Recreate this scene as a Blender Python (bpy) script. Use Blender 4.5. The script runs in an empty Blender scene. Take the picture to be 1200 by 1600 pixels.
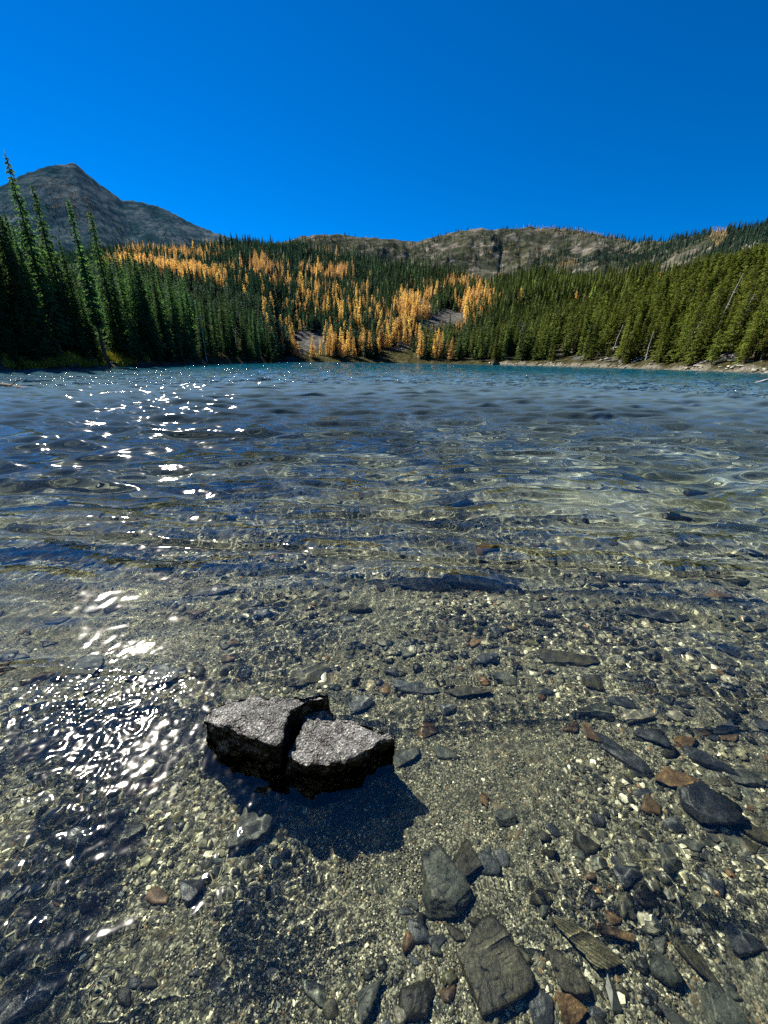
import bpy, bmesh, math, random
import numpy as np
from mathutils import Matrix, Vector

# ------------------------------------------------------------------ camera, sky, sun, exposure
scene = bpy.context.scene
C = scene.collection
CAMZ = 1.5
PITCH, ROLL = math.radians(21.6), math.radians(0.7)
FPX = 600.0                       # focal length in pixels of the 1200x1600 photograph
SUN_AZ, SUN_EL = math.radians(-43), math.radians(42)   # azimuth from +Y, positive to the right

F_ = np.array([0, math.cos(PITCH), -math.sin(PITCH)])
U0 = np.array([0, math.sin(PITCH), math.cos(PITCH)])
R0_ = np.array([1.0, 0, 0])
R_ = R0_ * math.cos(ROLL) + U0 * math.sin(ROLL)
U_ = U0 * math.cos(ROLL) - R0_ * math.sin(ROLL)

cam_data = bpy.data.cameras.new('camera')
cam = bpy.data.objects.new('camera', cam_data); C.objects.link(cam)
cam_data.sensor_fit = 'VERTICAL'; cam_data.sensor_height = 36; cam_data.sensor_width = 27
cam_data.lens = 36 * FPX / 1600; cam_data.clip_start = 0.02; cam_data.clip_end = 20000
cam.matrix_world = Matrix(((R_[0], U_[0], -F_[0], 0), (R_[1], U_[1], -F_[1], 0), (R_[2], U_[2], -F_[2], CAMZ), (0, 0, 0, 1)))
scene.camera = cam

world = bpy.data.worlds.new('World'); scene.world = world; world.use_nodes = True
wn = world.node_tree; wn.nodes.clear()
sky = wn.nodes.new('ShaderNodeTexSky'); sky.sky_type = 'NISHITA'; sky.sun_disc = False
sky.sun_elevation = SUN_EL; sky.sun_rotation = SUN_AZ
sky.altitude = 2600; sky.air_density = 0.85; sky.dust_density = 0.15; sky.ozone_density = 4.0
hs = wn.nodes.new('ShaderNodeHueSaturation'); hs.inputs['Saturation'].default_value = 1.62
hs.inputs['Hue'].default_value = 0.506
bg = wn.nodes.new('ShaderNodeBackground'); bg.inputs['Strength'].default_value = 0.07
wo = wn.nodes.new('ShaderNodeOutputWorld')
wn.links.new(sky.outputs[0], hs.inputs['Color']); wn.links.new(hs.outputs[0], bg.inputs[0]); wn.links.new(bg.outputs[0], wo.inputs[0])

sd = bpy.data.lights.new('sun', 'SUN'); sd.energy = 5.0; sd.angle = math.radians(0.53); sd.color = (1.0, 0.93, 0.80)
sun = bpy.data.objects.new('sun', sd); C.objects.link(sun)
sdir = Vector((math.sin(SUN_AZ) * math.cos(SUN_EL), math.cos(SUN_AZ) * math.cos(SUN_EL), math.sin(SUN_EL)))
sun.rotation_euler = sdir.to_track_quat('Z', 'Y').to_euler(); sun.location = sdir * 50
sd.cycles.is_caustics_light = True
vs = scene.view_settings; vs.view_transform = 'Standard'; vs.look = 'None'; vs.exposure = 1.12; vs.gamma = 1; vs.use_curve_mapping = False
cy = scene.cycles
cy.max_bounces = 10; cy.diffuse_bounces = 2; cy.glossy_bounces = 3; cy.transmission_bounces = 6; cy.transparent_max_bounces = 8
cy.sample_clamp_indirect = 3; cy.use_denoising = False; cy.adaptive_threshold = 0.02

# ------------------------------------------------------------------ numpy noise
def smooth(a, b, x):
    t = np.clip((np.asarray(x, float) - a) / (b - a), 0, 1); return t * t * (3 - 2 * t)
def _h(ix, iy, iz, s):
    h = (ix * 374761393 + iy * 668265263 + iz * 2147483647 + s * 974634777) & 0xFFFFFFFF
    h = ((h ^ (h >> 13)) * 1274126177) & 0xFFFFFFFF
    h = ((h ^ (h >> 16)) * 2246822519) & 0xFFFFFFFF
    return ((h ^ (h >> 15)) & 0xFFFFFF) / float(0xFFFFFF) * 2 - 1
def noise2(x, y, s=0):
    x = np.asarray(x, float); y = np.asarray(y, float)
    ix = np.floor(x).astype(np.int64); iy = np.floor(y).astype(np.int64); fx = x - ix; fy = y - iy
    u = fx * fx * fx * (fx * (fx * 6 - 15) + 10); v = fy * fy * fy * (fy * (fy * 6 - 15) + 10); z = 0 * ix
    a = _h(ix, iy, z, s); b = _h(ix + 1, iy, z, s); c = _h(ix, iy + 1, z, s); d = _h(ix + 1, iy + 1, z, s)
    return (a + (b - a) * u) * (1 - v) + (c + (d - c) * u) * v
def noise3(x, y, z, s=0):
    ix = np.floor(x).astype(np.int64); iy = np.floor(y).astype(np.int64); iz = np.floor(z).astype(np.int64)
    fx, fy, fz = x - ix, y - iy, z - iz
    u, v, w = [f * f * (3 - 2 * f) for f in (fx, fy, fz)]
    def L(k):
        a = _h(ix, iy, iz + k, s); b = _h(ix + 1, iy, iz + k, s); c = _h(ix, iy + 1, iz + k, s); d = _h(ix + 1, iy + 1, iz + k, s)
        return (a + (b - a) * u) * (1 - v) + (c + (d - c) * u) * v
    return L(0) * (1 - w) + L(1) * w
def fbm2(x, y, s=0, o=4, g=.5):
    r = 0; a = 1.0
    for k in range(o): r = r + a * noise2(x * 2 ** k + 17 * k, y * 2 ** k - 9 * k, s + k); a *= g
    return r
def fbm3(x, y, z, s=0, o=4, g=.5):
    r = 0; a = 1.0
    for k in range(o): r = r + a * noise3(x * 2 ** k, y * 2 ** k, z * 2 ** k, s + k); a *= g
    return r

# ------------------------------------------------------------------ photograph geometry -> world
def ray(px, py):
    d = R_ * ((px - 600) / FPX) + U_ * ((800 - py) / FPX) + F_
    return d / np.linalg.norm(d)
def on_plane(px, py, z=0.0):
    d = ray(px, py); t = (z - CAMZ) / d[2]; return d[0] * t, d[1] * t
def azel(px, py):
    d = ray(px, py); return math.atan2(d[0], d[1]), d[2] / math.hypot(d[0], d[1])
def project(x, y, z):
    d = (np.asarray(x) - 0, np.asarray(y) - 0, np.asarray(z) - CAMZ)
    a = d[0] * R_[0] + d[1] * R_[1] + d[2] * R_[2]; b = d[0] * U_[0] + d[1] * U_[1] + d[2] * U_[2]
    c = d[0] * F_[0] + d[1] * F_[1] + d[2] * F_[2]; c = np.where(c > 1e-3, c, 1e-3)
    return 600 + FPX * a / c, 800 - FPX * b / c

D2 = math.radians
def table(rows, lo, hi):
    """rows (px, py, R) -> azimuth table of (R, height)"""
    a = []; r = []; h = []
    for px, py, R in rows:
        az, te = azel(px, py); a.append(az); r.append(R); h.append(CAMZ + te * R)
    a = [-math.pi, a[0] - .25] + a + [a[-1] + .25, math.pi]
    r = [lo[0], r[0]] + r + [r[-1], hi[0]]; h = [lo[1], h[0]] + h + [h[-1], hi[1]]
    return np.array(a), np.array(r), np.array(h)
SHORE = [(-300, 570, 52), (-100, 570, 56), (0, 570, 60), (60, 570, 62), (100, 570, 65), (150, 568, 70), (200, 568, 78), (250, 567, 90), (300, 566, 105), (350, 565, 125), (400, 564, 148),
         (428, 563, 166), (437, 563, 236), (500, 566, 240), (600, 567, 228), (700, 569, 212), (780, 570, 196), (850, 571, 178), (900, 572, 164), (1000, 574, 140), (1100, 577, 120), (1200, 580, 104), (1350, 582, 90)]
sa, sr, _ = table(SHORE, (150, 0), (150, 0))
MID = [(-300, 400, 420), (0, 420, 480), (100, 415, 560), (190, 396, 660), (260, 392, 700), (330, 388, 720), (400, 386, 720), (480, 394, 690), (560, 408, 660), (650, 424, 620), (720, 438, 580),
       (780, 447, 560), (860, 441, 500), (960, 450, 430), (1040, 444, 370), (1100, 434, 330), (1200, 418, 300), (1350, 404, 280)]
ma, mr, mh = table(MID, (300, 60), (250, 60))
BACK = [(-300, 330, 1700), (-60, 305, 1800), (0, 290, 1850), (40, 271, 1900), (80, 258, 1950), (115, 254, 1950), (150, 283, 1920), (190, 312, 1900), (215, 313, 1880), (240, 320, 1850), (262, 327, 1800), (290, 343, 1760),
        (330, 361, 1700), (370, 375, 1650), (400, 380, 1600), (440, 379, 1500), (470, 370, 1480), (500, 365, 1450), (540, 366, 1450), (565, 372, 1420), (600, 374, 1400), (650, 377, 1380), (690, 367, 1350), (720, 360, 1330), (760, 357, 1300),
        (830, 354, 1280), (870, 356, 1260), (900, 361, 1220), (960, 371, 1150), (1000, 373, 1050), (1060, 370, 950), (1130, 363, 850), (1200, 353, 760), (1350, 335, 680)]
ba, br, bh = table(BACK, (900, 200), (700, 200))

PY = np.array([-60, -25, -12, -5, -1.2, 0, .6, 1.2, 2, 3, 5, 8, 14, 25, 60, 5000])
PZ = np.array([40, 22, 9, 1.6, 0, -.18, -.19, -.20, -.24, -.32, -.5, -.85, -1.5, -3, -5, -5])  # unseen ground behind the camera raised steeply to cut sky light
def ground(x, y):
    x = np.asarray(x, float); y = np.asarray(y, float)
    r = np.hypot(x, y); az = np.arctan2(x, y)
    zn = np.interp(y + .25 * np.abs(np.minimum(x + 1.5, 0)), PY, PZ) 
    zn = zn + .012 * noise2(x * 2.1, y * 2.1, 3) * smooth(.4, 2, r + .6) + .06 * noise2(x * .6, y * .6, 5) * smooth(3, 8, r)
    rs = np.interp(az, sa, sr); rs = rs + 1.2 * noise2(az * 60, 0 * az, 8) * smooth(20, 60, rs)
    rm = np.interp(az, ma, mr); hm = np.interp(az, ma, mh)
    rb = np.interp(az, ba, br); hb = np.interp(az, ba, bh)
    hd = hm * .62 + 0 * hb
    rd = rm + (rb - rm) * .28
    s = r - rs
    bank = np.where(s < 0, np.maximum(s * .18, -6), 0)
    t = np.clip(s / np.maximum(rm - rs, 1), 0, 1)
    hill = .35 * np.minimum(np.maximum(s, 0), 4) * .5 + (hm - .7) * (t * .8 + .2 * t * t)
    t2 = np.clip((r - rm) / (rd - rm), 0, 1); t2 = t2 * t2 * (3 - 2 * t2)
    t3 = np.clip((r - rd) / (rb - rd), 0, 1)
    t4 = np.clip((r - rb) / (rb * .8), 0, 1)
    z = np.where(s < 0, bank, hill)
    z = np.where(r > rm, hm + (hd - hm) * t2, z)
    t3s = t3 ** 1.05
    z = np.where(r > rd, hd + (hb - hd) * t3s, z)
    z = np.where(r > rb, hb * (1 - t4 * .5), z)
    up = smooth(3, 60, s)
    fade = 1 - .8 * np.exp(-((r - rb) / 60) ** 2)
    n1 = fbm2(x / 70, y / 70, 21, 4) * 5 * up * (1 - t3) * (r < rb)
    n3 = (fbm2(x / 170, y / 170, 31, 6, .5) * 20 + (1 - np.abs(fbm2(x / 60, y / 60, 35, 5, .55))) ** 2 * 9) * (1 - .72 * smooth(1500, 1640, rb)) * np.minimum(t3, 1) * fade * smooth(0, .15, t3)
    rid = (1 - np.abs(fbm2(az * 26, r / 600, 44, 4))) ** 2 * 14 * t3 * (1 - t3) * 1.6
    crag = fbm2(x / 22, y / 22, 61, 3) * 2.0 * smooth(.6, 1, t3)
    z = z + n1 + n3 - rid + crag
    return np.maximum(z, np.where(r < 90, zn, -9))
def on_bed(px, py, lift=0.0):
    x, y = on_plane(px, py, 0); d = ray(px, py)
    if y < -1: return x, y
    n = 1 / 1.333; c1 = -d[2]; c2 = math.sqrt(1 - n * n * (1 - c1 * c1))
    h = d[:2] * n; dz = -(c2)
    t = 0.0
    for k in range(30):
        zg = float(ground(x + h[0] * t, y + h[1] * t)) + lift
        t = max(0.0, -zg / c2)
    return x + h[0] * t, y + h[1] * t

# ------------------------------------------------------------------ mesh helpers
def make_mesh(name, V, faces, mats, smooth_=False, col=None, midx=None):
    V = np.asarray(V, np.float32); me = bpy.data.meshes.new(name)
    if not isinstance(faces, (list, tuple)): faces = [faces]
    faces = [np.asarray(f, np.int32) for f in faces if len(f)]
    me.vertices.add(len(V)); me.vertices.foreach_set('co', V.ravel())
    nl = sum(f.size for f in faces); nf = sum(len(f) for f in faces)
    me.loops.add(nl); me.loops.foreach_set('vertex_index', np.concatenate([f.ravel() for f in faces]))
    me.polygons.add(nf)
    tot = np.concatenate([np.full(len(f), f.shape[1], np.int32) for f in faces])
    st = np.concatenate([[0], np.cumsum(tot)[:-1]]).astype(np.int32)
    me.polygons.foreach_set('loop_start', st)
    if midx is not None: me.polygons.foreach_set('material_index', np.asarray(midx, np.int32))
    me.polygons.foreach_set('use_smooth', np.full(nf, bool(smooth_)))
    if not isinstance(mats, (list, tuple)): mats = [mats]
    for m in mats: me.materials.append(m)
    if col is not None:
        a = me.color_attributes.new('Col', 'FLOAT_COLOR', 'POINT')
        c = np.ones((len(V), 4), np.float32); c[:, :3] = col; a.data.foreach_set('color', c.ravel())
    me.update(calc_edges=True)
    return me
def link(name, me, parent=None, **kw):
    o = bpy.data.objects.new(name, me); C.objects.link(o)
    if parent is not None: o.parent = parent
    for k, v in kw.items(): o[k] = v
    return o
def grid_faces(nr, na, wrap):
    i = np.arange(nr - 1)[:, None]; j = np.arange(na if wrap else na - 1)[None, :]; j2 = (j + 1) % na
    return np.stack([i * na + j, i * na + j2, (i + 1) * na + j2, (i + 1) * na + j], -1).reshape(-1, 4)
def ring_az(fine, n, coarse=40):
    a = np.linspace(-D2(fine), D2(fine), n)
    b = np.linspace(D2(fine), 2 * math.pi - D2(fine), coarse + 2)[1:-1]
    return np.concatenate([a, b])
def receiver(o): o.cycles.is_caustics_receiver = True
def caster(o): o.cycles.is_caustics_caster = True

# ------------------------------------------------------------------ materials
class NT:
    def __init__(s, name):
        s.m = bpy.data.materials.new(name); s.m.use_nodes = True; s.t = s.m.node_tree; s.t.nodes.clear()
        s.out = s.t.nodes.new('ShaderNodeOutputMaterial'); s.geo = None
    def n(s, typ, ins=None, **kw):
        n = s.t.nodes.new(typ)
        for k, v in kw.items(): setattr(n, k, v)
        for k, v in (ins or {}).items():
            if hasattr(v, 'links') or isinstance(v, bpy.types.NodeSocket): s.t.links.new(v, n.inputs[k])
            else: n.inputs[k].default_value = v
        return n
    def pos(s):
        if s.geo is None: s.geo = s.n('ShaderNodeNewGeometry')
        return s.geo.outputs['Position']
    def obj(s): return s.n('ShaderNodeTexCoord').outputs['Object']
    def noise(s, v, scale, detail=4, rough=.55, dist=0):
        return s.n('ShaderNodeTexNoise', {'Vector': v, 'Scale': scale, 'Detail': detail, 'Roughness': rough, 'Distortion': dist}).outputs['Fac']
    def vor(s, v, scale, feature='F1', out='Distance'):
        return s.n('ShaderNodeTexVoronoi', {'Vector': v, 'Scale': scale}, feature=feature).outputs[out]
    def ramp(s, f, stops, interp='LINEAR'):
        r = s.n('ShaderNodeValToRGB', {'Fac': f}); r.color_ramp.interpolation = interp
        e = r.color_ramp.elements
        while len(e) < len(stops): e.new(.5)
        for k, (p, c) in enumerate(stops):
            e[k].position = p; e[k].color = (c, c, c, 1) if not hasattr(c, '__len__') else (*c, 1)
        return r.outputs['Color']
    def mix(s, f, a, b, typ='MIX'):
        n = s.n('ShaderNodeMix', data_type='RGBA', blend_type=typ)
        for k, v in ((0, f), (6, a), (7, b)):
            if isinstance(v, bpy.types.NodeSocket): s.t.links.new(v, n.inputs[k])
            else: n.inputs[k].default_value = v if (k == 0) else ((*v, 1) if len(v) == 3 else v)
        return n.outputs[2]
    def math(s, op, a, b=0.0, c=None):
        n = s.n('ShaderNodeMath', operation=op)
        for k, v in enumerate((a, b, c)):
            if v is None: continue
            if isinstance(v, bpy.types.NodeSocket): s.t.links.new(v, n.inputs[k])
            else: n.inputs[k].default_value = v
        return n.outputs[0]
    def bump(s, h, strength=.5, dist=.01, normal=None):
        ins = {'Height': h, 'Strength': strength, 'Distance': dist}
        if normal is not None: ins['Normal'] = normal
        return s.n('ShaderNodeBump', ins).outputs[0]
    def surf(s, sock): s.t.links.new(sock, s.out.inputs['Surface']); return s.m
    def princ(s, col, rough=.7, spec=.5, normal=None, **kw):
        ins = {'Base Color': col if isinstance(col, bpy.types.NodeSocket) else (*col, 1), 'Roughness': rough, 'Specular IOR Level': spec}
        if normal is not None: ins['Normal'] = normal
        ins.update(kw)
        return s.n('ShaderNodeBsdfPrincipled', ins).outputs[0]
    def col(s): return s.n('ShaderNodeVertexColor', layer_name='Col').outputs['Color']
    def rnd(s): return s.n('ShaderNodeObjectInfo').outputs['Random']

def mat_bed():
    k = NT('gravel_bed'); p = k.pos()
    fine = k.vor(p, 190, out='Color'); fd = k.vor(p, 190)
    big = k.vor(p, 52, out='Color'); bd = k.vor(p, 52)
    v = k.n('ShaderNodeSeparateColor', {'Color': fine}).outputs[0]
    vb = k.n('ShaderNodeSeparateColor', {'Color': big}).outputs[1]
    c1 = k.ramp(v, [(0, (.015, .016, .012)), (.35, (.07, .068, .045)), (.65, (.2, .19, .13)), (.85, (.44, .41, .28)), (1, (.78, .74, .54))])
    c2 = k.ramp(vb, [(0, (.03, .035, .03)), (.4, (.12, .12, .09)), (.7, (.2, .19, .13)), (.9, (.26, .17, .08)), (1, (.45, .43, .33))])
    m = k.ramp(k.noise(p, 2.2, 5), [(.42, 0), (.62, 1)])
    c = k.mix(k.math('MULTIPLY', m, .75), c1, c2)
    big_n = k.noise(p, .8, 6)
    c = k.mix(k.ramp(big_n, [(.35, 0), (.75, .55)]), c, (.055, .06, .03))
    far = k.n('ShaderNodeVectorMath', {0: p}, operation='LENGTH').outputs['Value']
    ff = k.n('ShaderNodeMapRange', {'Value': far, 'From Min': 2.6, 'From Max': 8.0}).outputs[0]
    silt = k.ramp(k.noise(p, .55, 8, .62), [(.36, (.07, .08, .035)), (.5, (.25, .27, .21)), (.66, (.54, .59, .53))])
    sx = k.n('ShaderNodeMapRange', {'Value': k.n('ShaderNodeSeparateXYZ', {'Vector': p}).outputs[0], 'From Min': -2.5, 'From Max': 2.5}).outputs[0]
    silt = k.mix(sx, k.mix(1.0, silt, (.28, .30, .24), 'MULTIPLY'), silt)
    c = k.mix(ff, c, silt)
    h = k.math('ADD', k.math('MULTIPLY', fd, -.35), k.math('MULTIPLY', bd, -1.0))
    return k.surf(k.princ(c, .55, .35, k.bump(h, .8, .012)))
def mat_pebble():
    k = NT('pebble_stone'); c = k.col(); n = k.noise(k.pos(), 260, 2)
    c = k.mix(.5, c, k.mix(1.0, c, k.ramp(n, [(.3, .35), (.7, 1.7)]), 'MULTIPLY'))
    return k.surf(k.princ(c, .42, .45))
def mat_rock(name, cols, speck=.35, rough=.5, scale=1.0, layered=False):
    k = NT(name); p = k.pos()
    n1 = k.noise(p, 9 * scale, 6, .6); n2 = k.noise(p, 60 * scale, 4, .7); v = k.vor(p, 240 * scale, out='Color')
    sp = k.n('ShaderNodeSeparateColor', {'Color': v}).outputs[0]
    base = k.ramp(n1, [(.3, cols[0]), (.5, cols[1]), (.7, cols[2])])
    base = k.mix(.6, base, k.mix(1.0, base, k.ramp(n2, [(.3, .4), (.7, 1.8)]), 'MULTIPLY'))
    base = k.mix(speck, base, k.mix(1.0, base, k.ramp(sp, [(0, .15), (.5, .8), (.8, 1.6), (1, 3.4)]), 'MULTIPLY'))
    tint = k.n('ShaderNodeHueSaturation', {'Color': base, 'Value': k.math('ADD', k.math('MULTIPLY', k.rnd(), .7), .65)}).outputs[0]
    h = k.math('ADD', k.math('MULTIPLY', n2, .7), k.math('MULTIPLY', sp, .25))
    if layered:
        w = k.n('ShaderNodeTexWave', {'Vector': k.obj(), 'Scale': 1.6, 'Distortion': 6.0, 'Detail': 4.0}, bands_direction='Y').outputs['Fac']
        h = k.math('ADD', h, k.math('MULTIPLY', w, .9))
        tint = k.mix(.5, tint, k.mix(1.0, tint, k.ramp(w, [(.2, .45), (.7, 1.6)]), 'MULTIPLY'))
    return k.surf(k.princ(tint, rough, .5, k.bump(h, .8, .006)))
def mat_boulder():
    k = NT('dry_rock_shaded_sides'); p = k.pos()
    n1 = k.noise(p, 12, 6, .65); n2 = k.noise(p, 70, 5, .75); v = k.vor(p, 210, out='Color'); vd = k.vor(p, 120)
    sp = k.n('ShaderNodeSeparateColor', {'Color': v}).outputs[0]
    base = k.ramp(n1, [(.3, (.095, .097, .095)), (.5, (.19, .192, .187)), (.7, (.33, .33, .315))])
    base = k.mix(.85, base, k.mix(1.0, base, k.ramp(n2, [(.33, .2), (.5, .9), (.68, 2.0)]), 'MULTIPLY'))
    base = k.mix(.75, base, k.mix(1.0, base, k.ramp(sp, [(0, .12), (.5, .7), (.8, 1.5), (1, 3.0)]), 'MULTIPLY'))
    rust = k.ramp(k.noise(p, 6, 4), [(.6, 0), (.8, .4)])
    base = k.mix(rust, base, (.13, .075, .05))
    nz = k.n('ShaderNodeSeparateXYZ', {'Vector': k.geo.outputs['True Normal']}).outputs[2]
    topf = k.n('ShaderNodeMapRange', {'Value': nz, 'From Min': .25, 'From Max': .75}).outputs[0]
    base = k.mix(topf, k.mix(1.0, base, (.14, .14, .14), 'MULTIPLY'), base)  # steep faces darkened in the colour to stand for their shade
    base = k.mix(1.0, base, k.ramp(k.noise(p, 11, 7, .75), [(.38, .3), (.5, .9), (.6, 1.35)]), 'MULTIPLY')
    base = k.mix(k.ramp(k.vor(p, 9, 'DISTANCE_TO_EDGE'), [(0, .8), (.02, 0)]), base, (.02, .02, .018))
    z = k.n('ShaderNodeSeparateXYZ', {'Vector': p}).outputs[2]
    wet = k.n('ShaderNodeMapRange', {'Value': z, 'From Min': .02, 'From Max': .06}).outputs[0]
    base = k.mix(wet, k.mix(1.0, base, (.16, .17, .17), 'MULTIPLY'), base)  # waterline wetness, carried higher and darker to blacken the shaded sides
    rough = k.math('ADD', k.math('MULTIPLY', wet, .32), .2)
    h = k.math('ADD', k.math('MULTIPLY', n2, 1.0), k.math('MULTIPLY', vd, .6))
    return k.surf(k.princ(base, rough, k.math('MULTIPLY', topf, .55), k.bump(k.math('MULTIPLY', h, k.math('ADD', k.math('MULTIPLY', topf, .8), .2)), 1.0, .012)))
def mat_hill():
    k = NT('hill_ground'); p = k.pos(); c = k.col()
    cs = k.n('ShaderNodeSeparateColor', {'Color': c}); rock, scree = cs.outputs[0], cs.outputs[1]
    beach = cs.outputs[2]
    n1 = k.noise(p, .06, 8, .65); n2 = k.noise(p, .5, 6, .7); n3 = k.noise(p, .012, 8, .65)
    floor = k.ramp(n2, [(.35, (.022, .026, .012)), (.55, (.07, .065, .03)), (.7, (.15, .14, .1))])
    talus = k.ramp(k.noise(p, .35, 8, .75), [(.36, (.035, .035, .033)), (.5, (.10, .098, .09)), (.66, (.26, .25, .235))])
    crag = k.ramp(k.noise(p, .045, 10, .75), [(.38, (.035, .04, .028)), (.48, (.11, .10, .08)), (.56, (.22, .20, .165)), (.68, (.42, .39, .34))])
    veg = k.ramp(k.noise(p, .02, 10, .75), [(.40, 0), (.53, 1)])
    crag = k.mix(k.math('MULTIPLY', veg, .85), crag, (.035, .045, .024))
    grav = k.ramp(k.noise(p, 2.5, 6, .8), [(.35, (.05, .048, .038)), (.5, (.2, .185, .15)), (.65, (.46, .44, .38))])
    slate = k.ramp(k.math('ADD', k.math('MULTIPLY', n3, .5), k.math('MULTIPLY', k.noise(k.n('ShaderNodeMapping', {'Vector': p, 'Scale': (1, 1, .35)}).outputs[0], .07, 8, .75), .5)), [(.42, (.014, .042, .056)), (.5, (.035, .07, .088)), (.6, (.13, .16, .17))])  # slate rock colour with the mountain's blue haze tinted in
    a = k.mix(rock, floor, talus)
    cr = k.n('ShaderNodeVertexColor', layer_name='Col').outputs['Alpha']
    a = k.mix(scree, a, crag); a = k.mix(beach, a, grav)
    lr = k.n('ShaderNodeAttribute', attribute_name='slate').outputs['Fac']
    a = k.mix(lr, a, slate)
    return k.surf(k.princ(a, 1.0, 0.0, k.bump(k.noise(p, .2, 8, .8), 1.0, 1.5)))
def mat_foliage(name, c0, c1, c2, transl=.25, attr=False, tval=(.6, .8)):
    k = NT(name)
    if attr:
        base = k.mix(1.0, k.ramp(k.noise(k.pos(), .35, 3), [(.3, c0), (.5, c1), (.7, c2)]), k.col(), 'MULTIPLY')
    else:
        base = k.ramp(k.noise(k.pos(), .9, 4), [(.3, c0), (.5, c1), (.7, c2)])
        base = k.n('ShaderNodeHueSaturation', {'Color': base, 'Value': k.math('ADD', k.math('MULTIPLY', k.rnd(), tval[1]), tval[0]),
              'Hue': k.math('ADD', k.math('MULTIPLY', k.rnd(), .03), .485)}).outputs[0]
    d = k.princ(base, .8, .06)
    t = k.n('ShaderNodeBsdfTranslucent', {'Color': k.mix(1.0, base, (1.5, 1.45, .7), 'MULTIPLY')}).outputs[0]
    return k.surf(k.n('ShaderNodeMixShader', {0: transl, 1: d, 2: t}).outputs[0])
def mat_bark(name, c0, c1):
    k = NT(name); n = k.noise(k.n('ShaderNodeMapping', {'Vector': k.obj(), 'Scale': (6, 6, 1)}).outputs[0], 3, 5, .7)
    return k.surf(k.princ(k.ramp(n, [(.35, c0), (.65, c1)]), .85, .2, k.bump(n, .6, .03)))
def mat_water(far):
    k = NT('deep_water' if far else 'clear_water'); p = k.pos()
    nrm = None
    if far:
        m = k.n('ShaderNodeMapping', {'Vector': p, 'Scale': (.55, 1.0, 1)}).outputs[0]
        h = k.math('ADD', k.noise(m, 1.3, 4, .55, .4), k.math('MULTIPLY', k.noise(m, .4, 3, .5, .3), 1.6))
        nrm = k.bump(h, 1.0, .8)
    dist = k.n('ShaderNodeVectorMath', {0: p}, operation='LENGTH').outputs['Value']
    tealf = k.n('ShaderNodeMapRange', {'Value': dist, 'From Min': 22.0, 'From Max': 75.0}).outputs[0]
    body = k.mix(tealf, (.10, .155, .18), (.003, .08, .11))
    if far:
        return k.surf(k.princ(body, .035, .5, nrm, IOR=1.333))
    gls = k.n('ShaderNodeBsdfGlass', {'Color': (.94, .985, .94, 1), 'Roughness': 0.0, 'IOR': 1.333}).outputs[0]
    gl = k.n('ShaderNodeBsdfGlossy', {'Color': (1, 1, 1, 1), 'Roughness': .08}, distribution='GGX').outputs[0]
    a = k.n('ShaderNodeMixShader', {0: .034, 1: gls, 2: gl}).outputs[0]
    deep = k.n('ShaderNodeMapRange', {'Value': dist, 'From Min': 3.5, 'From Max': 25.0}, interpolation_type='SMOOTHSTEP').outputs[0]
    body = k.princ(body, .03, .5, None, IOR=1.333)
    return k.surf(k.n('ShaderNodeMixShader', {0: deep, 1: a, 2: body}).outputs[0])

M_BED = mat_bed(); M_PEB = mat_pebble()
M_ROCKS = {
    'grey': mat_rock('grey_green_rock', [(.03, .034, .026), (.065, .07, .052), (.12, .12, .09)]),
    'dark': mat_rock('dark_slate_rock', [(.018, .02, .022), (.04, .044, .046), (.08, .085, .082)], .25, .38),
    'rust': mat_rock('rusty_brown_rock', [(.045, .026, .010), (.11, .062, .022), (.20, .13, .05)]),
    'pale': mat_rock('pale_buff_rock', [(.16, .15, .11), (.28, .26, .19), (.45, .43, .34)]),
    'olive': mat_rock('olive_brown_rock', [(.015, .014, .007), (.034, .030, .013), (.07, .062, .028)]),
    'layer': mat_rock('layered_buff_rock', [(.1, .085, .045), (.2, .18, .1), (.34, .31, .2)], .3, .5, 1, True)}
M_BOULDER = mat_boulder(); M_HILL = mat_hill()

# ------------------------------------------------------------------ lake bed
az_f = ring_az(62, 560, 40)
rr = [.03, .1, .2]
while rr[-1] < 24: rr.append(rr[-1] * 1.0105)
rr = np.array(rr)
Rg, Ag = np.meshgrid(rr, az_f, indexing='ij')
X = Rg * np.sin(Ag); Y = Rg * np.cos(Ag)
Z = ground(X, Y) + .004 * fbm2(X * 18, Y * 18, 71, 3) + .02 * noise2(X * 3.3, Y * 3.3, 77) * smooth(1.5, 4, Rg)
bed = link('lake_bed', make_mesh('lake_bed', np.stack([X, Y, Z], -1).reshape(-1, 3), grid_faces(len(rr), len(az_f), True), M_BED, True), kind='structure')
receiver(bed)

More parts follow.
